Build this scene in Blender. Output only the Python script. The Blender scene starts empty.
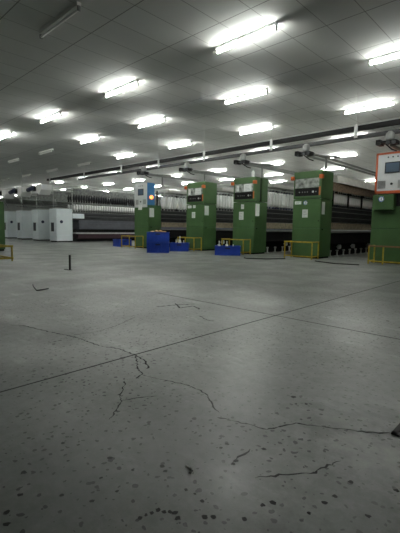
import bpy, bmesh, math, random
from mathutils import Vector, Matrix
random.seed(7)
PI = math.pi
sc = bpy.context.scene
col = sc.collection

# ------------------------------------------------------------------ materials
def mat(name, color, rough=0.5, metal=0.0, emit=None, strength=0.0, noise=0.0, nscale=6.0, spec=0.5, bump=0.0):
    m = bpy.data.materials.new(name); m.use_nodes = True
    nt = m.node_tree; b = nt.nodes['Principled BSDF']
    b.inputs['Base Color'].default_value = (*color, 1)
    b.inputs['Roughness'].default_value = rough
    b.inputs['Metallic'].default_value = metal
    b.inputs['Specular IOR Level'].default_value = spec
    if emit:
        b.inputs['Emission Color'].default_value = (*emit, 1)
        b.inputs['Emission Strength'].default_value = strength
    if noise > 0:
        tc = nt.nodes.new('ShaderNodeTexCoord')
        n = nt.nodes.new('ShaderNodeTexNoise'); n.inputs['Scale'].default_value = nscale
        n.inputs['Detail'].default_value = 5
        r = nt.nodes.new('ShaderNodeValToRGB')
        r.color_ramp.elements[0].position = 0.3; r.color_ramp.elements[1].position = 0.7
        r.color_ramp.elements[0].color = (*[c * (1 - noise) for c in color], 1)
        r.color_ramp.elements[1].color = (*[min(1, c * (1 + noise)) for c in color], 1)
        nt.links.new(tc.outputs['Object'], n.inputs['Vector'])
        nt.links.new(n.outputs['Fac'], r.inputs['Fac'])
        nt.links.new(r.outputs['Color'], b.inputs['Base Color'])
        if bump > 0:
            bp = nt.nodes.new('ShaderNodeBump'); bp.inputs['Strength'].default_value = bump
            nt.links.new(n.outputs['Fac'], bp.inputs['Height'])
            nt.links.new(bp.outputs['Normal'], b.inputs['Normal'])
    return m

M = dict(
    green=mat('green_enamel', (.058, .132, .042), .38, noise=.12, nscale=3),
    green_dark=mat('green_enamel_darker', (.036, .105, .036), .45, noise=.2, nscale=4),  # darker green tone for the cabinet core behind doors and panels
    black=mat('black_paint', (.006, .006, .006), .6, spec=.25),
    gap=mat('dark_gap', (.006, .007, .006), .9),
    charcoal=mat('charcoal_metal', (.022, .024, .026), .5, noise=.3, nscale=8),
    slate=mat('slate_panel', (.075, .08, .095), .45, noise=.2, nscale=3),
    maroon=mat('maroon_panel', (.035, .012, .018), .5, noise=.3, nscale=3),
    steel=mat('grey_steel', (.30, .31, .31), .4, .6, noise=.15),
    rail_grey=mat('grey_rail', (.20, .21, .20), .5, .2, noise=.2),
    pale_grey=mat('pale_grey_paint', (.50, .52, .50), .5, noise=.1),
    white_paint=mat('white_cabinet_paint', (.72, .79, .81), .42, noise=.06, nscale=2),
    white=mat('white_enamel', (.78, .79, .77), .4),
    panel_white=mat('off_white_panel', (.60, .62, .62), .45, noise=.04),
    orange=mat('orange_border', (.60, .115, .035), .45, noise=.08),
    orange_trim=mat('orange_trim', (.50, .15, .03), .5, noise=.2),
    amber=mat('orange_indicator', (.65, .14, .03), .35),
    blue=mat('blue_side_panel', (.035, .20, .46), .4, noise=.1),
    crate=mat('blue_crate_plastic', (.018, .060, .42), .42, noise=.15, nscale=5),
    screen=mat('screen_glass', (.10, .14, .19), .12),
    screen_frame=mat('screen_frame', (.02, .024, .03), .4),
    glass=mat('acrylic_painted_reflections', (.50, .54, .50), .10, .35, noise=.6, nscale=9),  # pale mottling in the colour paints bright reflections onto the pane
    paper=mat('paper', (.72, .75, .73), .8, noise=.08, nscale=20),
    ink=mat('ink', (.16, .18, .2), .8),
    signblue=mat('sign_blue', (.03, .10, .42), .5),
    yellow=mat('yellow_paint', (.42, .31, .025), .5, noise=.3, nscale=12),
    yarn=mat('white_roving', (.80, .81, .80), .85, noise=.06, nscale=25),
    navy=mat('navy_plastic', (.020, .030, .075), .45),
    dark_core=mat('dark_bobbin_core', (.018, .02, .025), .5),
    beige=mat('beige_yarn_band', (.30, .25, .17), .8, noise=.35, nscale=14),
    brown=mat('brown_board', (.20, .145, .095), .8, noise=.5, nscale=22),
    cover=mat('pale_dust_cover', (.52, .52, .48), .8, noise=.12, nscale=6),
    waste=mat('brown_cotton_waste', (.40, .24, .12), .95, noise=.4, nscale=30, bump=.5),
    worn_brown=mat('worn_brown_bar', (.24, .12, .06), .6, noise=.3, nscale=9),
    creel_grey=mat('creel_grey', (.17, .18, .17), .7, noise=.5, nscale=9),
    motor_grey=mat('motor_grey', (.30, .31, .30), .5, noise=.2),
    rubber=mat('black_rubber', (.012, .012, .012), .7),
    crack=mat('crack_dark', (.008, .0085, .0075), .95),
    stain=mat('oil_stain', (.013, .014, .012), .8, spec=.25),
    debris=mat('pale_debris', (.55, .55, .52), .8),
    tube=mat('fluorescent_tube', (.9, .95, .93), .4, emit=(.98, 1.0, .945), strength=16.5),
    tube_off=mat('unlit_tube', (.85, .85, .82), .35),
    batten=mat('batten_white', (.72, .74, .72), .5),
    batten_old=mat('batten_grey', (.70, .70, .66), .5),
    glow=mat('signal_glow', (1, .35, .15), .4, emit=(1.0, .22, .05), strength=.45),
)

# --------------------------------------------------------------- mesh builder
class MB:
    def __init__(s):
        s.bm = bmesh.new()
    def box(s, x0, x1, y0, y1, z0, z1, bev=0.0):
        t = bmesh.new()
        bmesh.ops.create_cube(t, size=1)
        for v in t.verts:
            v.co = Vector(((x0 + x1) / 2 + v.co.x * (x1 - x0), (y0 + y1) / 2 + v.co.y * (y1 - y0), (z0 + z1) / 2 + v.co.z * (z1 - z0)))
        if bev > 0:
            bmesh.ops.bevel(t, geom=t.edges[:], offset=bev, segments=2, affect='EDGES', profile=.6)
        s._merge(t); return s
    def _merge(s, t, mtx=None):
        if mtx is not None: t.transform(mtx)
        me = bpy.data.meshes.new('tmp'); t.to_mesh(me); t.free()
        s.bm.from_mesh(me); bpy.data.meshes.remove(me)
    def cyl(s, p, q, r, r2=None, n=12, caps=True):
        p = Vector(p); q = Vector(q); d = q - p
        t = bmesh.new()
        bmesh.ops.create_cone(t, cap_ends=caps, segments=n, radius1=r, radius2=r if r2 is None else r2, depth=d.length)
        mtx = Matrix.Translation((p + q) / 2) @ d.to_track_quat('Z', 'Y').to_matrix().to_4x4()
        s._merge(t, mtx); return s
    def tube(s, pts, r, n=8):
        pts = [Vector(p) for p in pts]
        rings = []
        for i, p in enumerate(pts):
            d = (pts[min(i + 1, len(pts) - 1)] - pts[max(i - 1, 0)]).normalized()
            up = Vector((0, 0, 1)) if abs(d.z) < .95 else Vector((1, 0, 0))
            a = d.cross(up).normalized(); b = a.cross(d).normalized()
            rings.append([s.bm.verts.new(p + (a * math.cos(2 * PI * k / n) + b * math.sin(2 * PI * k / n)) * r) for k in range(n)])
        for A, B in zip(rings, rings[1:]):
            for k in range(n):
                s.bm.faces.new((A[k], A[(k + 1) % n], B[(k + 1) % n], B[k]))
        s.bm.faces.new(rings[0][::-1]); s.bm.faces.new(rings[-1]); return s
    def lathe(s, prof, n=14, at=(0, 0, 0)):
        at = Vector(at); rings = []
        for r, z in prof:
            rings.append([s.bm.verts.new(at + Vector((r * math.cos(2 * PI * k / n), r * math.sin(2 * PI * k / n), z))) for k in range(n)])
        for A, B in zip(rings, rings[1:]):
            for k in range(n):
                s.bm.faces.new((A[k], A[(k + 1) % n], B[(k + 1) % n], B[k]))
        s.bm.faces.new(rings[0][::-1]); s.bm.faces.new(rings[-1]); return s
    def ball(s, c, r, sz=1.0, seg=16):
        t = bmesh.new(); bmesh.ops.create_uvsphere(t, u_segments=seg, v_segments=seg // 2 + 2, radius=r)
        s._merge(t, Matrix.Translation(c) @ Matrix.Diagonal((1, 1, sz, 1))); return s
    def prism(s, poly, y0, y1):
        """poly of (x,z), extruded along y"""
        A = [s.bm.verts.new((x, y0, z)) for x, z in poly]; B = [s.bm.verts.new((x, y1, z)) for x, z in poly]
        n = len(poly)
        for k in range(n):
            s.bm.faces.new((A[k], A[(k + 1) % n], B[(k + 1) % n], B[k]))
        s.bm.faces.new(A[::-1]); s.bm.faces.new(B); return s
    def build(s, name, m, parent=None, smooth=False):
        bmesh.ops.recalc_face_normals(s.bm, faces=s.bm.faces[:])
        me = bpy.data.meshes.new(name); s.bm.to_mesh(me); s.bm.free()
        me.materials.append(m if not isinstance(m, str) else M[m])
        if smooth:
            for p in me.polygons: p.use_smooth = True
        o = bpy.data.objects.new(name, me); col.objects.link(o)
        if parent is not None: o.parent = parent
        return o

def tag(o, label=None, cat=None, group=None, kind=None):
    if label: o['label'] = label
    if cat: o['category'] = cat
    if group: o['group'] = group
    if kind: o['kind'] = kind
    return o
def empty(name, loc, rz=0.0):
    o = bpy.data.objects.new(name, None); o.empty_display_size = .1
    o.location = loc; o.rotation_euler = (0, 0, rz); col.objects.link(o); return o
def kids(o):
    return [c for c in bpy.data.objects if c.parent == o]
def copy_tree(o, parent=None):
    c = o.copy(); col.objects.link(c)
    if parent is not None: c.parent = parent
    for ch in kids(o): copy_tree(ch, c)
    return c

# ------------------------------------------------------------------- setting
CEIL = 3.95
def floor_material():
    m = bpy.data.materials.new('stained_concrete'); m.use_nodes = True
    nt = m.node_tree; N = nt.nodes; L = nt.links; b = N['Principled BSDF']
    geo = N.new('ShaderNodeNewGeometry'); pos = geo.outputs['Position']
    def noise(scale, detail=4, rough=.55, vec=None):
        n = N.new('ShaderNodeTexNoise'); n.inputs['Scale'].default_value = scale
        n.inputs['Detail'].default_value = detail; n.inputs['Roughness'].default_value = rough
        L.new(vec or pos, n.inputs['Vector']); return n.outputs['Fac']
    def ramp(f, a, b_, c0=(0, 0, 0), c1=(1, 1, 1)):
        r = N.new('ShaderNodeValToRGB'); e = r.color_ramp.elements
        e[0].position = a; e[1].position = b_; e[0].color = (*c0, 1); e[1].color = (*c1, 1)
        L.new(f, r.inputs['Fac']); return r.outputs['Color']
    def math_(op, a, b_=None):
        n = N.new('ShaderNodeMath'); n.operation = op
        for i, v in enumerate((a, b_)):
            if v is None: continue
            if isinstance(v, (int, float)): n.inputs[i].default_value = v
            else: L.new(v, n.inputs[i])
        return n.outputs[0]
    def mix(f, a, b_, mode='MIX'):
        n = N.new('ShaderNodeMix'); n.data_type = 'RGBA'; n.blend_type = mode
        for sock, v in ((n.inputs[0], f), (n.inputs[6], a), (n.inputs[7], b_)):
            if isinstance(v, (int, float)): sock.default_value = v
            elif isinstance(v, tuple): sock.default_value = (*v, 1)
            else: L.new(v, sock)
        return n.outputs[2]
    base = ramp(noise(.55, 5), .33, .68, (.140, .151, .138), (.200, .212, .194))
    fine = ramp(noise(19, 8, .78), .3, .72, (.68, .68, .68), (1.24, 1.24, 1.24))
    c = mix(1.0, base, fine, 'MULTIPLY')
    # chalky scuffs
    mp = N.new('ShaderNodeMapping'); mp.inputs['Scale'].default_value = (1.0, 2.6, 1); mp.inputs['Rotation'].default_value = (0, 0, .6)
    L.new(pos, mp.inputs['Vector'])
    scuff = ramp(noise(2.3, 8, .72, mp.outputs[0]), .56, .80)
    c = mix(math_('MULTIPLY', scuff, .6), c, (.42, .43, .41))
    # dark traffic smears
    sm = ramp(noise(1.1, 7, .65), .58, .78)
    c = mix(math_('MULTIPLY', sm, .35), c, (.10, .105, .095))
    # worn pale cement around the hatch
    vs_ = N.new('ShaderNodeVectorMath'); vs_.operation = 'DISTANCE'; L.new(pos, vs_.inputs[0]); vs_.inputs[1].default_value = (-.30, 1.40, 0)
    pm = math_('MULTIPLY', ramp(vs_.outputs['Value'], .15, .62, (1, 1, 1), (0, 0, 0)), ramp(noise(5, 7, .7), .45, .62))
    c = mix(math_('MULTIPLY', pm, .6), c, (.42, .43, .40))
    # oil drips: irregular dots, two sizes
    wob = N.new('ShaderNodeTexNoise'); wob.inputs['Scale'].default_value = 30; L.new(pos, wob.inputs['Vector'])
    vm = N.new('ShaderNodeVectorMath'); vm.operation = 'MULTIPLY_ADD'
    L.new(wob.outputs['Color'], vm.inputs[0]); vm.inputs[1].default_value = (.028, .028, 0); L.new(pos, vm.inputs[2])
    dens = ramp(noise(.9, 3), .30, .52)
    for scale, rmax, amt in ((10, .105, .97), (19, .175, .97), (30, .23, .95)):
        v = N.new('ShaderNodeTexVoronoi'); v.voronoi_dimensions = '2D'; v.inputs['Scale'].default_value = scale
        L.new(vm.outputs[0], v.inputs['Vector'])
        sep = N.new('ShaderNodeSeparateColor'); L.new(v.outputs['Color'], sep.inputs[0])
        rr = math_('MULTIPLY', math_('POWER', sep.outputs[0], 1.6), rmax)
        d = math_('SUBTRACT', rr, v.outputs['Distance'])
        s = ramp(d, .0, .012)
        keep = math_('GREATER_THAN', sep.outputs[1], .30)
        f = math_('MULTIPLY', math_('MULTIPLY', s, keep), math_('MULTIPLY', dens, amt))
        c = mix(f, c, (.010, .011, .010))
    L.new(c, b.inputs['Base Color'])
    rg = ramp(noise(1.7, 5), .3, .7, (.34, .34, .34), (.55, .55, .55))
    L.new(rg, b.inputs['Roughness'])
    b.inputs['Specular IOR Level'].default_value = .6
    bp = N.new('ShaderNodeBump'); bp.inputs['Strength'].default_value = .12; bp.inputs['Distance'].default_value = .01
    L.new(noise(28, 6, .65), bp.inputs['Height']); L.new(bp.outputs['Normal'], b.inputs['Normal'])
    return m

def ceiling_material():
    m = bpy.data.materials.new('suspended_tiles'); m.use_nodes = True
    nt = m.node_tree; N = nt.nodes; L = nt.links; b = N['Principled BSDF']
    geo = N.new('ShaderNodeNewGeometry'); sp = N.new('ShaderNodeSeparateXYZ'); L.new(geo.outputs['Position'], sp.inputs[0])
    def math_(op, a, b_=None):
        n = N.new('ShaderNodeMath'); n.operation = op
        for i, v in enumerate((a, b_)):
            if v is None: continue
            if isinstance(v, (int, float)): n.inputs[i].default_value = v
            else: L.new(v, n.inputs[i])
        return n.outputs[0]
    def line(c, off, pitch, w):
        f = math_('FRACT', math_('DIVIDE', math_('SUBTRACT', c, off), pitch))
        d = math_('MULTIPLY', math_('MINIMUM', f, math_('SUBTRACT', 1.0, f)), pitch)
        return math_('LESS_THAN', d, w)
    def cell(c, off, pitch):
        return math_('FLOOR', math_('DIVIDE', math_('SUBTRACT', c, off), pitch))
    ox, px, oy, py = -3.635, .5975, 3.635, 1.187
    lx = line(sp.outputs[0], ox, px, .007); ly = line(sp.outputs[1], oy, py, .009)
    ln = math_('MAXIMUM', math_('MULTIPLY', lx, .8), ly)
    cv = N.new('ShaderNodeCombineXYZ'); L.new(cell(sp.outputs[0], ox, px), cv.inputs[0]); L.new(cell(sp.outputs[1], oy, py), cv.inputs[1])
    wn = N.new('ShaderNodeTexWhiteNoise'); wn.noise_dimensions = '2D'; L.new(cv.outputs[0], wn.inputs['Vector'])
    n = N.new('ShaderNodeTexNoise'); n.inputs['Scale'].default_value = .8; n.inputs['Detail'].default_value = 5; L.new(geo.outputs['Position'], n.inputs['Vector'])
    v = math_('ADD', math_('MULTIPLY', wn.outputs['Value'], .06), math_('MULTIPLY', n.outputs['Fac'], .14))
    v = math_('ADD', v, .50)
    cc = N.new('ShaderNodeCombineColor'); 
    L.new(math_('MULTIPLY', v, .985), cc.inputs[0]); L.new(v, cc.inputs[1]); L.new(math_('MULTIPLY', v, .975), cc.inputs[2])
    mx = N.new('ShaderNodeMix'); mx.data_type = 'RGBA'; L.new(math_('MULTIPLY', ln, .75), mx.inputs[0]); L.new(cc.outputs[0], mx.inputs[6])
    mx.inputs[7].default_value = (.10, .10, .095, 1); L.new(mx.outputs[2], b.inputs['Base Color'])
    b.inputs['Roughness'].default_value = .8
    return m

X0, X1, Y0, Y1 = -60.0, 9.0, -8.0, 46.0
def struct(name, mb, m, parent=None):
    o = mb.build(name, m, parent); o['kind'] = 'structure'; return o
floor = struct('floor', MB().box(X0, X1, Y0, Y1, -.1, 0), floor_material())
ceiling = struct('ceiling', MB().box(X0, X1, Y0, Y1, CEIL, CEIL + .1), ceiling_material())
wall_m = mat('wall_paint', (.50, .52, .50), .8, noise=.08, nscale=1)
struct('wall_back', MB().box(X0, X1, Y1, Y1 + .2, 0, CEIL), wall_m)
struct('wall_left', MB().box(X0 - .2, X0, Y0, Y1, 0, CEIL), wall_m)
struct('wall_right', MB().box(X1, X1 + .2, Y0, Y1, 0, CEIL), wall_m)
struct('wall_front', MB().box(X0, X1, Y0 - .2, Y0, 0, CEIL), wall_m)

# sawn joints, cracks and stains of the floor
def strip(pts, w, z, taper=True, jag=0.0):
    mb = MB(); P = []
    for a, b in zip(pts, pts[1:]):
        n = max(1, int(math.hypot(b[0] - a[0], b[1] - a[1]) / .014)) if jag else 1
        for i in range(n):
            t = i / n; P.append((a[0] + (b[0] - a[0]) * t + (random.uniform(-jag, jag) if i else 0), a[1] + (b[1] - a[1]) * t + (random.uniform(-jag, jag) if i else 0)))
    P.append(pts[-1]); prev = None
    for i, p in enumerate(P):
        q0 = P[max(i - 1, 0)]; q1 = P[min(i + 1, len(P) - 1)]
        d = Vector((q1[0] - q0[0], q1[1] - q0[1])).normalized(); nrm = Vector((-d.y, d.x))
        ww = w * (random.uniform(.25, 1.5) if jag else 1)
        if taper and (i == 0 or i == len(P) - 1): ww = w * .15
        a = mb.bm.verts.new((p[0] + nrm.x * ww / 2, p[1] + nrm.y * ww / 2, z)); b = mb.bm.verts.new((p[0] - nrm.x * ww / 2, p[1] - nrm.y * ww / 2, z))
        if prev: mb.bm.faces.new((prev[0], prev[1], b, a))
        prev = (a, b)
    return mb
JX, JY = -1.81, 2.87
struct('joint', strip([(JX, Y0 + .1), (JX, 9.0)], .013, .0006, False), 'crack', floor)
struct('joint', strip([(-3.4, JY), (X1 - .1, JY)], .014, .0006, False), 'crack', floor)
CRACKS = [(.007,[(-3.022, 1.098), (-2.916, 1.166), (-2.628, 1.224), (-2.391, 1.288), (-2.099, 1.3), (-1.961, 1.355), (-1.805, 1.353), (-1.683, 1.33), (-1.595, 1.285), (-1.581, 1.256)]),
 (.006,[(-1.787, 1.346), (-1.636, 1.242), (-1.533, 1.193), (-1.507, 1.135)]),
 (.005,[(-1.533, 1.193), (-1.479, 1.201), (-1.397, 1.229), (-1.299, 1.258), (-1.193, 1.266), (-1.123, 1.245), (-1.035, 1.181), (-0.98, 1.161)]),
 (.006,[(-0.963, 1.124), (-0.899, 1.149), (-0.837, 1.172), (-0.769, 1.187), (-0.741, 1.253), (-0.717, 1.309), (-0.651, 1.343), (-0.576, 1.39), (-0.493, 1.433), (-0.431, 1.495)]),
 (.006,[(-0.634, 0.921), (-0.613, 0.949), (-0.561, 1.018), (-0.514, 1.075), (-0.514, 1.11), (-0.485, 1.191)]),
 (.006,[(-0.729, 0.933), (-0.738, 0.971), (-0.732, 0.996), (-0.737, 1.037)]),
 (.005,[(-1.525, 1.08), (-1.478, 1.042), (-1.392, 0.958), (-1.351, 0.942), (-1.292, 0.871), (-1.248, 0.809)]),
 (.004,[(-1.351, 0.942), (-1.33, 1.007), (-1.297, 1.054), (-1.285, 1.081)]),
 (.004,[(-2.436, 1.313), (-2.409, 1.494), (-2.466, 1.688), (-2.595, 1.945)]),
 (.016,[(-2.794, 2.341), (-2.743, 2.539), (-2.646, 2.719)]),
 (.014,[(-2.818, 2.607), (-2.607, 2.477), (-2.59, 2.634), (-2.448, 2.582)]),
 (.008,[(-2.248, 2.373), (-2.108, 2.31), (-2.04, 2.332)])]
for w, pts in CRACKS:
    struct('crack', strip(pts, w * 1.2, .0005, True, .005), 'crack', floor)
STAINS = [(-1.153, 0.443, 0.0134), (-1.059, 0.395, 0.0104), (-0.976, 0.477, 0.0092), (-1.031, 0.671, 0.0107), (-0.895, 0.524, 0.0089), (-1.016, 0.345, 0.0091), (-0.973, 0.329, 0.0118), (-0.88, 0.595, 0.0078), (-0.964, 0.594, 0.0076), (-0.878, 0.762, 0.0112), (-0.852, 0.752, 0.0095), (-0.751, 0.577, 0.009), (-0.748, 0.595, 0.007), (-0.743, 0.61, 0.0085), (-0.74, 0.629, 0.01), (-0.723, 0.635, 0.0085), (-0.712, 0.646, 0.0085), (-0.7, 0.653, 0.0113), (-0.681, 0.646, 0.0111), (-0.68, 0.736, 0.0093), (-0.633, 0.698, 0.0112), (-0.618, 0.713, 0.0095), (-0.556, 0.765, 0.0101), (-0.551, 0.841, 0.0093), (-0.729, 0.949, 0.0115), (-0.704, 1.07, 0.0103), (-0.536, 0.869, 0.0132), (-0.434, 0.97, 0.0109), (-0.426, 1.015, 0.0099), (-0.419, 1.109, 0.0117), (-0.446, 0.903, 0.0076), (-0.329, 1.003, 0.0102), (-0.308, 1.165, 0.0099), (-0.845, 1.512, 0.0149), (-1.051, 3.388, 0.0185), (-0.725, 0.929, 0.0097), (-0.771, 1.488, 0.0106), (-0.802, 1.457, 0.0085), (-0.812, 0.971, 0.0085), (-0.813, 1.005, 0.0104), (-1.221, 0.606, 0.0094), (-2.337, 1.113, 0.0125), (-1.372, 0.79, 0.0081), (-1.173, 0.636, 0.0078), (-0.713, 0.743, 0.0059), (-0.791, 0.8, 0.0078), (-0.744, 0.737, 0.0075), (-0.793, 0.811, 0.0063), (-1.112, 0.567, 0.0068), (-0.927, 0.685, 0.007)]
st = MB()
for i, (x, y, r) in enumerate(STAINS):
    z = .0003 + .000004 * i; r *= .8
    ph = random.random() * 6; k = [random.uniform(.65, 1.2) for _ in range(10)]
    st.bm.faces.new([st.bm.verts.new((x + r * k[j] * math.cos(j * PI / 5 + ph), y + r * k[j] * math.sin(j * PI / 5 + ph), z)) for j in range(10)])
so = st.build('stain', 'stain', floor); so['kind'] = 'structure'

# ------------------------------------------------------------- ceiling lights
def light_proto(lit):
    t = empty('ceiling_light', (0, 0, CEIL))
    b = MB().box(-.62, .62, -.032, .032, -.050, 0, .004)
    b.box(-.61, .61, -.036, .036, -.020, -.004, .002)
    b.build('housing', 'batten' if lit else 'batten_old', t)
    for s in (-1, 1):
        MB().box(s * .615 - .012, s * .615 + .012, -.022, .022, -.120, -.05, .003).build('tube_holder', 'rail_grey', t)
    MB().cyl((-.60, 0, -.094), (.60, 0, -.094), .019, n=10).build('tube', 'tube' if lit else 'tube_off', t, True)
    return t
CAM_A = Vector((0.72374846, 0.68992649, 0.01376987)); CAM_B = Vector((-0.07780855, 0.0617632, 0.99505333)); CAM_C = Vector((-0.68566318, 0.72123973, -0.0983832))
CAM_LOC = Vector((0, 0, .75)); FPX = 387.58
def in_frame(p):
    d = Vector(p) - CAM_LOC; z = d.dot(CAM_C)
    if z < .3: return False
    return -8 < 200 + FPX * d.dot(CAM_A) / z < 408 and -8 < 266.5 - FPX * d.dot(CAM_B) / z < 541
rows = [(3.04, -2.45, []), (5.40, -4.18, None), (7.68, -2.36, [4, 5, 6, 7]), (10.42, -4.02, [4, 5, 6, 7]), (13.5, -2.25, []), (16.3, -3.73, []), (19.4, -2.1, []), (22.4, -3.7, []), (25.4, -2.1, []), (28.4, -3.7, [])]
lit_p = light_proto(True); off_p = light_proto(False)
ordn = ['first', 'second', 'third', 'fourth', 'fifth', 'sixth', 'seventh', 'eighth', 'ninth', 'tenth', 'eleventh', 'twelfth', 'thirteenth']
used = {True: False, False: False}
for j, (y, xb, off) in enumerate(rows):
    seen = hid = 0
    for k in range(-2, 13):
        x = xb - 3.52 * k
        if x < X0 + 2 or x > 6: continue
        vis = in_frame((x, y, CEIL - .08)) or in_frame((x - .5, y, CEIL - .08)) or in_frame((x + .5, y, CEIL - .08))
        lit = j > 0 and not (off and k in off)
        if not vis and not (j == 1 and k > 3 and x > -27): continue
        src = lit_p if lit else off_p
        o = src if not used[lit] else copy_tree(src); used[lit] = True
        o.location = (x, y, CEIL)
        tag(o, '%s fluorescent ceiling light, %s from the right in the %s ceiling row from the camera' % ('lit' if lit else 'unlit', ordn[seen], ordn[j]), 'ceiling light', 'fluorescent lights on the ceiling')
        if vis: seen += 1
        else:
            hid += 1; o['label'] = 'lit fluorescent ceiling light outside the picture in the %s row, %s one' % (ordn[j], ordn[hid - 1])

# ----------------------------------------------------------- overhead tracks
RX0, RX1, RY = -20.0, 1.2, 9.4
t = tag(empty('overhead_rail', (RX0, RY, 3.0)), 'long dark overhead rail with grey lower bar running above the row of machine cabinets', 'rail')
MB().box(0, RX1 - RX0, -.06, .06, .095, .20, .004).build('channel', 'black', t)
MB().box(0, RX1 - RX0, -.075, .05, .20, .215).build('top_strip', 'pale_grey', t)
MB().box(3.2, RX1 - RX0, -.05, .05, -.10, -.015, .004).build('lower_bar', 'charcoal', t)
for x in (-19.6, -16.2, -13.3, -11.0, -8.75, -6.2, -3.85, -1.5):
    MB().box(x - RX0 - .04, x - RX0 + .04, -.095, -.076, -.08, .23, .003).box(x - RX0 - .003, x - RX0 + .003, -.092, -.086, .2, CEIL - 3.0).build('hanger', 'pale_grey', t)

# -------------------------------------------------------------- frame machines
def emblem(parent, x, y, z, r):
    MB().cyl((x, y, z), (x, y - .004, z), r, n=24).build('emblem', 'white', parent)
    o = MB()
    for k in range(24):
        a, b = 2 * PI * k / 24, 2 * PI * (k + 1) / 24
        o.bm.faces.new([o.bm.verts.new((x + q * math.cos(c), y - .005, z + q * math.sin(c))) for q, c in ((r * .98, a), (r * .98, b), (r * .72, b), (r * .72, a))])
    o.build('emblem_ring', 'signblue', parent)
    MB().box(x - r * .16, x + r * .16, y - .006, y - .004, z - r * .5, z + r * .22).ball((x, y - .004, z + r * .42), r * .17, seg=8).build('emblem_figure', 'signblue', parent)
def notice(parent, x0, x1, y, z0, z1, lines=4):
    """paper on the front face (faces -y)"""
    MB().box(x0, x1, y - .003, y, z0, z1).build('notice', 'paper', parent)
    o = MB(); n = lines
    for i in range(n):
        zz = z1 - (z1 - z0) * (i + 1) / (n + 1)
        o.box(x0 + (x1 - x0) * .15, x0 + (x1 - x0) * random.uniform(.6, .88), y - .0036, y - .003, zz - .006, zz)
    o.build('notice_print', 'ink', parent)
def side_notice(parent, x, y0, y1, z0, z1):
    MB().box(x, x + .003, y0, y1, z0, z1).build('notice', 'paper', parent)

W = .80
def machine_body(t, d, Lm, feet_to, w=W, creel_to=6.0, cover=False):
    """the long frame behind the headstock: local x 0..w, y d..Lm"""
    xe = w
    MB().box(.22, xe - .22, d, Lm, .02, .36).build('base_beam', 'gap', t)
    MB().box(.05, xe - .03, d, Lm, .38, .66, .004).build('skirt_panel', 'black', t)
    MB().box(.02, xe + .005, d, Lm, .675, .695).box(.03, xe - .005, d, Lm, .955, .965).build('guide_bar', 'rail_grey', t)
    MB().box(.03, xe - .01, d, Lm, .775, .945, .006).build('yarn_band', 'beige', t)
    MB().box(.06, xe - .05, d, Lm, .96, 1.36, .004).box(.02, xe - .01, d, Lm, 1.00, 1.06, .01).box(.03, xe - .02, d, Lm, 1.14, 1.20, .01).build('roller_beam', 'charcoal', t)
    MB().box(.02, xe, d, Lm, 1.085, 1.10).box(.02, xe, d, Lm, 1.235, 1.255).box(.04, xe - .02, d, Lm, 1.36, 1.375).build('roller_bar', 'rail_grey', t)
    y = d + .25
    while y < feet_to:
        MB().lathe([(.055, 0), (.055, .02), (.022, .035), (.022, .15), (.04, .155), (.04, .19)], 10, (xe - .12, y, 0)).build('foot', 'pale_grey', t)
        if random.random() < .6:
            q = y + random.uniform(.16, .28)
            MB().cyl((xe - .17, q, .27), (xe - .10, q, .27), .065, n=14).cyl((xe - .22, q, .27), (xe - .10, q, .27), .016, n=8).build('drive_pulley', 'white', t)
        y += .44
    y = d + .12
    while y < creel_to + 2:
        MB().box(w / 2 - .02, w / 2 + .02, y - .02, y + .02, 1.36, 2.12).build('creel_post', 'black', t)
        MB().box(.04, w - .04, y - .012, y + .012, 2.0, 2.03).build('creel_arm', 'rail_grey', t)
        y += 1.0
    MB().box(.10, .14, d, Lm, 1.965, 2.0).box(w - .14, w - .10, d, Lm, 1.965, 2.0).build('hanger_rail', 'pale_grey', t)
    if not cover: MB().box(.02, w - .02, d + .3, Lm, 2.05, 2.16, .01).build('creel_top', 'cover', t)
    MB().tube([(w - .05, d + .2, 2.25), (w - .05, d + .8, 2.28), (w - .05, Lm, 2.28)], .02).build('blow_pipe', 'pale_grey', t)

BOB = None
def bobbin_proto(core, h=.44, hl=.062):
    t = empty('roving_bobbin', (0, 0, 0))
    MB().lathe([(.018, -.085), (.034, -.08), (.034, -.02), (.022, 0), (.022, h + .03), (.012, h + .04)], 10).build('core', core, t, True)
    MB().lathe([(.030, -.01), (.056, .05), (.060, .09), (.060, h - .07), (.052, h - .03), (.026, h)], 14).build('roving_package', 'yarn', t, True)
    MB().cyl((0, 0, h + .03), (0, 0, h + hl), .008, n=6).build('hanger', 'black', t)
    return t

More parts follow.
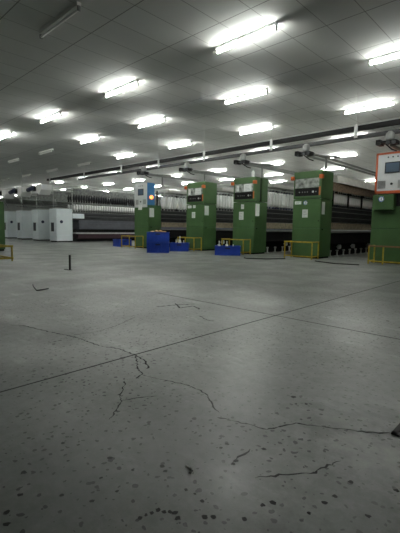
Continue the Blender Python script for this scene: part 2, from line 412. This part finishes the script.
def green_head(t, d, upper=True, h=2.27, split_gap=False):
    """headstock cabinet part with its own doors etc.; returns it"""
    hb = MB().box(.012, W - .012, .012, d, .04, 1.545)
    if not upper: hb.box(.012, W - .012, .012, d, 1.2, h)
    hs = hb.build('headstock', 'green_dark', t)
    MB().box(.03, W - .03, .03, d - .03, 0, .045).build('plinth', 'gap', hs)
    MB().box(.0, W, .0, .03, .05, .785, .006).build('lower_door', 'green', hs)
    MB().box(.0, W, .0, .03, .800, 1.54 if upper else h, .006).build('door', 'green', hs)
    MB().box(W - .016, W, .035, d - .01, .05, .785, .004).build('side_panel', 'green', hs)
    MB().box(W - .016, W, .035, d - .01, .800, 1.54 if upper else h, .004).build('side_panel', 'green', hs)
    MB().cyl((W - .05, -.012, .98), (W - .05, .0, .98), .014, n=10).cyl((W + .002, .12, .76), (W + .014, .12, .76), .02, n=10).build('lock', 'black', hs)
    if upper:
        u = MB().box(0, .03, 0, d, 1.56, h, .004).box(W - .075, W, 0, .26 if split_gap else d, 1.56, h, .004)
        u.box(.03, W - .075, 0, d, 2.09, h, .004).box(.03, W - .075, 0, d, 1.56, 1.63, .004).box(.03, W - .075, .05, d, 1.63, 2.09)
        if split_gap: u.box(W - .075, W, .36, d, 1.56, h, .004)
        ub = u.build('control_housing', 'green', t)
        if split_gap: MB().box(W - .074, W - .03, .261, .359, 1.57, h - .02).build('housing_slot', 'gap', ub)
        MB().box(.032, W - .08, .012, .045, 1.845, 2.085, .003).build('window', 'glass', ub)
        MB().box(.032, W - .08, .010, .047, 1.635, 1.838, .003).build('control_panel', 'black', ub)
        for x, r in ((.17, .016), (.26, .012), (.33, .012), (.40, .012), (.56, .026), (.64, .016)):
            MB().cyl((x, .012, 1.735), (x, -.006, 1.735), r, n=12).build('knob', 'pale_grey' if r > .02 else 'rail_grey', ub)
        MB().box(W - .072, W - .03, -.006, .0, 1.64, 1.86).build('warning_strip', 'orange_trim', ub)
        for x in (-.075, W - .06):
            MB().box(x, x + .095, -.05, .05, 2.06, 2.16, .012).cyl((x + .047, -.05, 2.11), (x + .047, -.062, 2.11), .032, n=14).build('indicator_lamp', 'amber', ub)
        return hs, ub
    return hs, None

def panel_box(t, x0, x1, y0, y1, z0, z1, border, sidem):
    b = MB().box(x0, x1, y0, y1, z0, z1, .006).build('control_box', sidem, t)
    w_, h_ = x1 - x0, z1 - z0
    f = MB()
    e = .045
    for q in ((x0, x1, z0, z0 + e + .015), (x0, x1, z1 - e, z1), (x0, x0 + e, z0, z1), (x1 - e, x1, z0, z1)):
        f.box(q[0], q[1], y0 - .012, y0 + .002, q[2], q[3], .003)
    f.build('border', border, b)
    MB().box(x0 + e * .9, x1 - e * .9, y0 - .006, y0 + .002, z0 + e, z1 - e * .9).build('face_plate', 'panel_white', b)
    cx = (x0 + x1) / 2; F = y0 - .006
    s = MB(); zs = z0 + h_ * .49; hs_ = h_ * .27; ws = w_ * .45
    s.box(cx - ws / 2, cx + ws / 2, F - .012, F, zs, zs + hs_, .005).build('screen_frame', 'screen_frame', b)
    MB().box(cx - ws / 2 + .025, cx + ws / 2 - .025, F - .014, F - .010, zs + .025, zs + hs_ - .025).build('screen', 'screen', b)
    for k in (-1, 0, 1):
        MB().cyl((cx + k * w_ * .14, F - .012, z1 - h_ * .12), (cx + k * w_ * .14, F, z1 - h_ * .12), .016, n=12).build('button', 'charcoal', b)
    for sgn in (-1, 1):
        v = MB(); xc = cx + sgn * w_ * .30; zc = z0 + h_ * .22
        for k in range(7):
            zz = zc - .075 + k * .025
            v.box(xc - .085, xc + .085, F - .006, F, zz - .008, zz + .008, .002)
        v.build('vent', 'rail_grey', b)
    MB().cyl((cx, F - .02, z0 + h_ * .23), (cx, F, z0 + h_ * .23), .026, n=14).build('switch', 'black', b)
    return b

bobs = []
def hang(proto, X, Y, xs, y0, y1, z, pitch, label, group, jit=.0):
    for x in xs:
        y = y0
        while y < y1:
            c = copy_tree(proto); c.location = (X + x, Y + y, z + random.uniform(-jit, jit)); c.rotation_euler.z = random.random() * 6
            tag(c, label, 'bobbin', group); bobs.append(c); y += pitch
pb_dark = bobbin_proto('dark_core'); pb_navy = bobbin_proto('navy'); pb_short = bobbin_proto('dark_core', .30, .2)

LM = 24.0
# --- cabinet 1: white and blue control box
X, Y = -11.68, 8.75
t1 = tag(empty('spinning_frame', (X, Y, 0)), 'green spinning frame with white and blue control box and lit orange lamp', 'machine', 'green spinning frames')
hs, _ = green_head(t1, .60, False, 1.46)
pbx = panel_box(t1, .02, W - .06, .0, .34, 1.47, 2.33, 'panel_white', 'blue')
MB().ball((W - .03, .17, 1.82), .07, seg=16).build('signal_lamp', 'glow', pbx, True)['label'] = 'glowing orange signal lamp'
MB().box(.26, .46, -.03, -.012, 1.38, 1.56, .003).build('notice', 'paper', pbx)
side_notice(hs, W, .05, .26, 1.12, 1.44)
machine_body(t1, .62, LM, 4, creel_to=5)
hang(pb_dark, X, Y, (W - .12,), .78, 2.6, 1.462, .155, 'white roving bobbin hanging behind the cabinet with the blue-sided control box', 'roving bobbins on first green frame')
# --- cabinets 2..4
def green_machine(X, Y, label, gap=False):
    t = tag(empty('spinning_frame', (X, Y, 0)), label, 'machine', 'green spinning frames')
    hs, ub = green_head(t, .65, True, 2.27, gap)
    return t, hs, ub
X, Y = -9.61, 9.4
t2, hs, ub = green_machine(X, Y, 'green spinning frame standing just right of the two stacked blue crates')
notice(hs, .06, .24, 0, 1.42, 1.51, 2); notice(hs, .31, .43, 0, 1.42, 1.51, 2); notice(hs, .26, .42, 0, 1.09, 1.29); side_notice(hs, W, .05, .25, 1.18, 1.49)
notice(ub, .40, .66, .012, 1.86, 2.07, 3); notice(ub, .08, .18, .012, 1.87, 2.06, 1)
machine_body(t2, .66, LM, 4, creel_to=5)
hang(pb_dark, X, Y, (W - .12,), .8, 2.9, 1.462, .155, 'white roving bobbin hanging between the second and third green cabinets from left', 'roving bobbins on second green frame')
X, Y = -7.56, 9.4
t3, hs, ub = green_machine(X, Y, 'green spinning frame with a small white bottle on top of its cabinet', True)
notice(hs, .30, .41, 0, 1.34, 1.48, 1); notice(hs, .23, .40, 0, 1.02, 1.26); side_notice(hs, W, .04, .24, 1.13, 1.49)
notice(ub, .38, .66, .012, 1.86, 2.07, 4); notice(ub, .10, .2, .012, 1.87, 2.05, 1)
machine_body(t3, .66, LM, 4, creel_to=5)
hang(pb_navy, X, Y, (W - .12,), .8, 3.2, 1.462, .165, 'white roving bobbin with dark blue base hanging between third and fourth green cabinets', 'roving bobbins on third green frame')
X, Y = -5.49, 9.4
t4, hs, ub = green_machine(X, Y, 'green spinning frame with round blue and white emblem and pale cover over its creel')
notice(hs, .05, .24, 0, 1.42, 1.50, 2); emblem(hs, .36, 0, 1.455, .058); notice(hs, .28, .44, 0, 1.07, 1.28); side_notice(hs, W, .06, .22, 1.15, 1.47)
machine_body(t4, .66, LM, 6, creel_to=6, cover=True)
MB().box(W - .05, W - .02, .70, LM, 1.80, 2.03, .004).build('creel_board', 'brown', t4)
MB().prism([(W + .01, 2.035), (W - .03, 2.235), (W - .3, 2.28), (.3, 2.28), (.03, 2.235), (-.01, 2.035)], .95, LM).build('creel_cover', 'cover', t4)
y = .75
while y < 5:
    MB().box(W - .055, W - .02, y - .025, y + .025, 1.36, 1.80).build('creel_post', 'black', t4); y += 1.0
hang(pb_short, X, Y, (W - .14, .16), .84, 4.6, 1.462, .135, 'white roving bobbin hanging below the brown board right of the fourth cabinet', 'roving bobbins on fourth green frame')
# --- cabinet 5
X, Y = -3.41, 9.4
t5 = tag(empty('spinning_frame', (X, Y, 0)), 'green spinning frame with large orange bordered white control box at the right edge', 'machine', 'green spinning frames')
hs, _ = green_head(t5, .65, False, 1.30)
lb = MB().box(.06, .52, -.16, .0, 1.22, 1.56, .012).build('terminal_box', 'green', t5)
emblem(lb, .25, -.16, 1.46, .062)
panel_box(t5, .06, W - .02, -.06, .36, 1.59, 2.50, 'orange', 'orange')
MB().box(.12, W - .12, .0, .3, 1.30, 1.59).build('neck', 'black', t5)
machine_body(t5, .66, LM, 3, creel_to=4)

# --- white frames
def white_machine(X, Y, label):
    t = tag(empty('spinning_frame', (X, Y, 0)), label, 'machine', 'white spinning frames')
    w, d, h = .72, .80, 1.58
    hs = MB().box(.01, w - .01, .01, d, .06, h - .01).build('headstock', 'white_paint', t)
    MB().box(.03, w - .03, .03, d - .02, 0, .07).build('plinth', 'gap', hs)
    MB().box(0, w, 0, .03, .33, h, .008).build('door', 'white_paint', hs)
    MB().box(0, w, 0, .03, .06, .19, .006).box(0, w, 0, .03, .2, .32, .006).build('kick_panel', 'white_paint', hs)
    MB().box(w - .016, w, .035, d, .33, h, .006).build('side_panel', 'white_paint', hs)
    MB().box(w - .016, w, .035, d, .06, .19, .006).box(w - .016, w, .035, d, .2, .32, .006).build('side_kick_panel', 'white_paint', hs)
    MB().box(.16, .46, -.006, .004, .50, .92, .004).build('display', 'screen_frame', hs)
    MB().cyl((w, .24, .96), (w + .012, .24, .96), .075, n=20).cyl((w + .012, .24, .96), (w + .02, .24, .96), .05, n=20).build('emblem', 'navy', hs)
    MB().box(w - .30, w + .03, d, d + .62, 1.14, 1.37, .01).build('side_shelf', 'white_paint', t)
    Lm = LM
    MB().box(.2, w - .2, d, Lm, .02, .2).build('base_beam', 'gap', t)
    MB().box(.05, w - .02, d + .3, Lm, .16, .38, .004).build('skirt_panel', 'maroon', t)
    MB().box(.0, w + .02, d + .15, Lm, .40, .455, .004).build('guide_bar', 'pale_grey', t)
    MB().box(.1, w - .12, d, Lm, .455, .62).build('inner_beam', 'gap', t)
    MB().box(.03, w - .0, d + .35, Lm, .62, .93, .01).box(.03, w - .03, d + .35, Lm, .93, 1.06, .01).build('cover_panel', 'slate', t)
    MB().box(.06, w - .06, d, Lm, 1.06, 1.42, .004).box(.02, w - .01, d + .1, Lm, 1.16, 1.26, .02).box(.02, w - .02, d + .1, Lm, 1.31, 1.38, .02).build('roller_beam', 'charcoal', t)
    y = d + .2
    while y < 7:
        MB().box(w / 2 - .02, w / 2 + .02, y - .02, y + .02, 1.4, 2.62).build('creel_post', 'pale_grey', t); y += 1.1
    MB().box(.08, .12, d, Lm, 1.88, 1.91).box(w - .12, w - .08, d, Lm, 1.88, 1.91).build('hanger_rail', 'rail_grey', t)
    MB().box(.08, .12, d, Lm, 2.36, 2.39).box(w - .12, w - .08, d, Lm, 2.36, 2.39).build('upper_hanger_rail', 'rail_grey', t)
    MB().box(.1, w - .1, d, Lm, 2.5, 2.54).box(w - .08, w - .05, d, Lm, 2.40, 2.43).box(w - .08, w - .05, d, Lm, 2.60, 2.65).build('creel_top', 'pale_grey', t)
    MB().box(w - .058, w - .045, d + .1, Lm, 2.30, 2.56).build('creel_panel', 'creel_grey', t)
    y = d + .1
    while y < 5.5:
        MB().box(w - .075, w - .06, y, y + .015, 2.43, 2.60).build('creel_rod', 'rail_grey', t); y += .28
    return t
wl = ['white spinning frame nearest the green ones, with its long side in view', 'white spinning frame cabinet second from the right in the white row',
      'white spinning frame cabinet third from the right in the white row', 'white spinning frame cabinet farthest left, half hidden by the green cabinet']
WX = [-18.12, -20.27, -22.37, -24.5]
wp = white_machine(WX[0], 8.55, wl[0])
for k in (1, 2, 3):
    c = copy_tree(wp); c.location = (WX[k], 8.6 + .03 * k, 0); tag(c, wl[k])
    if k == 2:
        for h_ in kids(c):
            for e_ in kids(h_):
                if e_.name.startswith('emblem'): bpy.data.objects.remove(e_)
# bobbins of the nearest white frame: full tier below, nearly empty dark ones above
pb_thin = bobbin_proto('rail_grey', .26); pb_up = bobbin_proto('black', .20)
hang(pb_thin, WX[0], 8.55, (.62, .10), .95, 5.0, 1.557, .14, 'white roving bobbin hanging in the lower creel tier of the nearest white frame', 'roving bobbins on white frame')
for c in kids(pb_up):
    if c.name.startswith('roving_package'): c.data.materials[0] = M['dark_core']
hang(pb_up, WX[0], 8.55, (.62, .10), .95, 5.0, 2.03, .14, 'dark bobbin hanging in the upper creel tier of the nearest white frame', 'dark bobbins on white frame')
for p in (pb_dark, pb_navy, pb_short, pb_thin, pb_up):
    for c in kids(p): bpy.data.objects.remove(c)
    bpy.data.objects.remove(p)

# ----------------------------------------------------------- yellow floor guards
def guard(X, Y, w, dep, label, top_m='yellow', h=.45, mid=None):
    t = tag(empty('floor_guard', (X, Y, 0)), label, 'guard rail', 'yellow floor guards')
    MB().box(0, w, -.018, .018, h - .035, h, .004).build('top_bar', top_m, t)
    MB().box(0, w, -.016, .016, .05, .08, .004).build('bottom_bar', 'yellow', t)
    for x in ([0.0, w - .04] + ([mid] if mid else [])):
        MB().box(x + .005, x + .033, -.014, .014, 0, h - .035, .004).build('post', 'yellow', t)
    for x in (0.0, w - .04):
        MB().box(x + .005, x + .033, .02, dep, h - .03, h, .004).box(x + .005, x + .033, .02, dep, .05, .08, .004).box(x + .005, x + .033, dep - .03, dep, 0, h - .03, .004).build('side_return', 'yellow', t)
    return t
guard(-11.95, 8.35, .86, .36, 'yellow floor guard beside the two low blue crates at the left')
guard(-9.62, 9.0, .80, .36, 'yellow floor guard in front of the cabinet right of the stacked blue crates')
guard(-7.66, 9.0, .84, .36, 'yellow floor guard behind the wide blue crate, before the bottle-topped cabinet')
guard(-5.48, 9.0, .82, .36, 'yellow floor guard in front of the cabinet with the round emblem')
guard(-3.30, 9.0, .95, .36, 'yellow floor guard with worn brownish top bar at the right edge', 'worn_brown', .42, .31)
guard(-11.6, 3.20, 3.06, -.5, 'yellow floor guard before the green cabinet at the left edge', h=.33)

# far-left green cabinet of the facing row
t = tag(empty('control_cabinet', (-13.0, 3.72, 0)), 'plain green cabinet at the left edge behind a yellow guard', 'cabinet')
MB().box(0, .9, 0, .62, .05, 1.44, .008).build('body', 'green', t)
MB().box(.03, .87, .03, .6, 0, .05).build('plinth', 'gap', t)
MB().box(.03, .87, .62, .635, .1, 1.38, .004).build('door', 'green', t)
MB().box(.72, .76, .635, .655, .7, .86, .005).build('handle', 'black', t)

# ------------------------------------------------------------ overhead cleaners
def cleaner(X, Y, label, post=.55):
    t = tag(empty('overhead_cleaner', (X, Y, 2.68)), label, 'overhead cleaner', 'overhead cleaners above green cabinets')
    MB().lathe([(.06, .06), (.085, .07), (.09, .10), (.09, .20), (.07, .225), (.05, .23), (.05, .25), (.03, .258)], 16).build('motor', 'motor_grey', t, True)
    MB().box(-.24, .16, -.10, .10, .0, .05, .008).box(-.26, -.16, -.13, .13, -.03, .08, .01).box(.05, .18, -.12, .12, -.04, .03, .01).build('carriage', 'black', t)
    for x in (-.2, .0, .12):
        MB().cyl((x, -.13, -.01), (x, -.09, -.01), .045, n=14).build('wheel', 'charcoal', t)
    MB().tube([(.05, 0, .03), (.22, .12, -.03), (.38, .3, -.06), (.5, .5, -.05), (.55, .8, -.04)], .03).build('hose', 'rail_grey', t, True)
    MB().tube([(-.1, .05, .0), (-.02, .22, -.1), (.06, .3, -.13)], .014).build('cable', 'black', t, True)
    MB().box(-.03, .03, .1, 14, -.05, -.0, .004).box(.20, .25, .3, 14, -.05, -.0, .004).build('track', 'rail_grey', t)
    MB().box(.26, .30, post, post + .04, -.408, .0, .003).build('post', 'rail_grey', t)
    MB().box(-.02, .02, .06, .105, .235, .255).build('hanger', 'rail_grey', t)
    return t
cleaner(-11.25, 8.85, 'overhead cleaner above the cabinet with the blue-sided control box', .6)
cleaner(-9.45, 9.24, 'overhead cleaner above the cabinet right of the stacked blue crates')
cleaner(-7.1, 9.24, 'overhead cleaner above the cabinet topped by a white bottle')
cleaner(-5.08, 9.24, 'overhead cleaner above the cabinet with the round emblem')
cleaner(-3.05, 9.24, 'overhead cleaner above the orange bordered control box', .56)

def blower(X, Y, label):
    t = tag(empty('overhead_cleaner', (X, Y, 2.3)), label, 'overhead cleaner', 'pale overhead cleaners above white cabinets')
    MB().prism([(-.30, .0), (.05, -.12), (.28, .10), (.30, .34), (-.22, .34)], -.2, .3).build('hopper', 'white', t)
    MB().cyl((-.32, -.30, .20), (-.90, -.30, .12), .10, n=14).build('motor', 'navy', t, True)
    MB().box(-.44, -.24, -.28, .22, .06, .27, .01).build('carriage', 'black', t)
    MB().tube([(-.2, -.1, .0), (-.3, -.05, -.3), (-.22, .1, -.6)], .025).build('hose', 'rail_grey', t, True)
    MB().box(-.03, .03, .3, 14, .42, .47).build('track', 'pale_grey', t)
    MB().box(-.02, .02, .31, .35, .34, .43).build('bracket', 'pale_grey', t)
    return t
for k, l in enumerate(('pale overhead cleaner above the white cabinet with its long side in view', 'pale overhead cleaner above the second white cabinet from the right', 'pale overhead cleaner above the third white cabinet from the right', 'pale overhead cleaner above the leftmost white cabinet')):
    blower(WX[k] + .36, 8.1, l)
t = tag(empty('air_duct', (-30, 9.2, 2.79)), 'pale square air duct hung above the leftmost white cabinets', 'duct')
MB().box(0, 7.6, -.12, .12, 0, .16, .01).build('duct_body', 'pale_grey', t)
for x in (.5, 3.8, 7.2): MB().box(x - .01, x + .01, -.01, .01, .16, CEIL - 2.79).build('hanger', 'rail_grey', t)

# ------------------------------------------------------------------ blue crates
def crate(x, y, rz, w, d, h, label, z=0, group='blue plastic crates'):
    t = tag(empty('plastic_crate', (x, y, z), rz), label, 'crate', group)
    th = .012
    b = MB().box(0, w, 0, d, .01, .025).box(0, w, 0, th, .01, h).box(0, w, d - th, d, .01, h).box(0, th, th, d - th, .01, h).box(w - th, w, th, d - th, .01, h)
    n = 6
    for k in range(n + 1):
        xx = (w - .012) * k / n; b.box(xx, xx + .012, -.008, 0, .01, h).box(xx, xx + .012, d, d + .008, .01, h)
    for k in range(5):
        yy = (d - .012) * k / 4; b.box(-.008, 0, yy, yy + .012, .01, h).box(w, w + .008, yy, yy + .012, .01, h)
    b.build('body', 'crate', t)
    MB().box(-.014, w + .014, -.014, .006, h - .03, h, .003).box(-.014, w + .014, d - .006, d + .014, h - .03, h, .003).box(-.014, .006, 0, d, h - .03, h, .003).box(w - .006, w + .014, 0, d, h - .03, h, .003).build('rim', 'crate', t)
    MB().box(-.01, w + .01, -.01, d + .01, 0, .02, .003).build('base', 'crate', t)
    for yy in (-.011, d + .003):
        MB().box(w / 2 - .07, w / 2 + .07, yy, yy + .008, h - .085, h - .045, .003).build('handle', 'navy', t)
    return t
SC = (-9.10, 7.27); rz = math.radians(46)
crate(*SC, rz, .64, .46, .31, 'lower blue crate of the tall two-crate stack')
crate(*SC, rz, .64, .46, .31, 'upper blue crate of the stack, heaped with brown cotton waste', .31)
w = MB()
for k in range(26):
    u, v = random.uniform(.115, .525), random.uniform(.115, .34)
    hh = .06 * (1 - abs(u - .32) / .5)
    w.ball((u, v, .24 + hh + random.uniform(-.02, .03)), random.uniform(.05, .085), .7, 8)
wo = w.build('cotton_waste', 'waste', None, True); wo.location = (*SC, .31); wo.rotation_euler.z = rz
tag(wo, 'heap of brown cotton waste filling the upper stacked blue crate', 'cotton waste', kind='stuff')
crate(-12.5, 8.6, math.radians(82), .55, .45, .28, 'low blue crate leftmost on the floor beside the blue-sided cabinet')
CA = (-9.30, 8.37, math.radians(40)); CB = (-7.20, 8.18, math.radians(38))
crate(*CA, .58, .44, .27, 'low blue crate right of the tall crate stack with white cones in it')
crate(*CB, .70, .46, .26, 'wide low blue crate in front of the third green cabinet from left')
def cone(C_, u, v, h, label, name='yarn_cone', cat='yarn cone'):
    x = C_[0] + u * math.cos(C_[2]) - v * math.sin(C_[2]); y = C_[1] + u * math.sin(C_[2]) + v * math.cos(C_[2]); z = .027
    t = tag(empty(name, (x, y, z)), label, cat, 'white yarn cones in crates')
    MB().lathe([(.05, 0), (.055, .02), (.05, h * .55), (.03, h * .72), (.02, h * .75)], 14).build('yarn', 'yarn', t, True)
    MB().lathe([(.015, h * .72), (.014, h)], 10).build('tip', 'white', t, True)
cone(CA, .30, .16, .46, 'tall white yarn cone standing in the crate right of the stack')
cone(CA, .42, .20, .32, 'short white yarn cone right of the tall one in the crate')
cone(CA, .17, .20, .30, 'short white yarn cone left of the tall one in the crate')
cone(CB, .10, .24, .37, 'white yarn cone at left in the wide low crate')
cone(CB, .32, .24, .37, 'white yarn cone near the middle of the wide low crate')
cone(CB, .50, .24, .28, 'shorter white yarn cone at right in the wide low crate')
t = tag(empty('plastic_bottle', (-6.96, 9.55, 2.2725)), 'small white bottle standing on top of a green cabinet', 'bottle')
MB().lathe([(.04, 0), (.045, .01), (.045, .15), (.02, .19), (.02, .2)], 14).build('bottle_body', 'white', t, True)
MB().lathe([(.022, .198), (.022, .225)], 12).build('cap', 'pale_grey', t, True)

# -------------------------------------------------------------- things on floor
t = tag(empty('floor_post', (-6.20, 3.27, 0)), 'short thin black post standing alone on the concrete floor', 'post')
MB().cyl((0, 0, .004), (0, 0, .26), .017, n=12).build('rod', 'rubber', t)
MB().box(-.16, .03, -.03, .03, 0, .008, .002).build('foot_plate', 'charcoal', t)
tag(MB().tube([(-4.91, 2.08, .006), (-4.7, 2.0, .008), (-4.43, 1.92, .006), (-4.44, 1.98, .006), (-4.48, 2.08, .006)], .007, 6).build('bent_wire', 'charcoal'), 'bent v-shaped dark wire lying on the floor at left', 'wire')
tag(MB().tube([(-6.0, 7.95, .012), (-5.85, 7.85, .012), (-5.6, 8.0, .012), (-5.43, 8.1, .012), (-5.2, 8.6, .012)], .012, 6).build('floor_cable', 'rubber'), 'black cable on the floor right of the wide low crate', 'cable', 'black cables on the floor')
tag(MB().tube([(-4.35, 8.55, .012), (-4.1, 8.42, .012), (-3.74, 8.28, .012), (-3.4, 8.33, .012), (-3.25, 8.4, .012)], .012, 6).build('floor_cable', 'rubber'), 'black cable on the floor left of the rightmost yellow guard', 'cable', 'black cables on the floor')
tag(MB().box(-.825, -.803, .812, .819, 0, .004, .001).build('yarn_scrap', 'debris'), 'small pale scrap lying on the stained floor near the camera', 'scrap')
# hatch at the right edge
t = tag(empty('floor_hatch', (-.425, 1.487, 0)), 'dark metal framed floor hatch at the right edge', 'hatch')
MB().box(0, .5, 0, .02, 0, .006, .001).box(0, .02, 0, .4, 0, .006, .001).box(.48, .5, 0, .4, 0, .006, .001).box(0, .5, .38, .4, 0, .006, .001).build('hatch_frame', 'black', t)
MB().box(.035, .465, .035, .365, 0, .004, .001).build('hatch_lid', 'rail_grey', t)

# ------------------------------------------------------------------ light, lens
wd = bpy.data.worlds.new('World'); sc.world = wd; wd.use_nodes = True
wd.node_tree.nodes['Background'].inputs[0].default_value = (.5, .52, .5, 1); wd.node_tree.nodes['Background'].inputs[1].default_value = .02
cam = bpy.data.cameras.new('Camera'); co = bpy.data.objects.new('Camera', cam); col.objects.link(co)
cam.sensor_fit = 'HORIZONTAL'; cam.sensor_width = 36; cam.lens = 36 * FPX / 400
cam.clip_start = .02; cam.clip_end = 300
m3 = Matrix((CAM_A, CAM_B, -CAM_C)).transposed()
co.matrix_world = Matrix.Translation(CAM_LOC) @ m3.to_4x4()
sc.camera = co
vs = sc.view_settings
vs.view_transform = 'Standard'; vs.look = 'None'; vs.gamma = 1; vs.use_curve_mapping = False; vs.exposure = 2.8
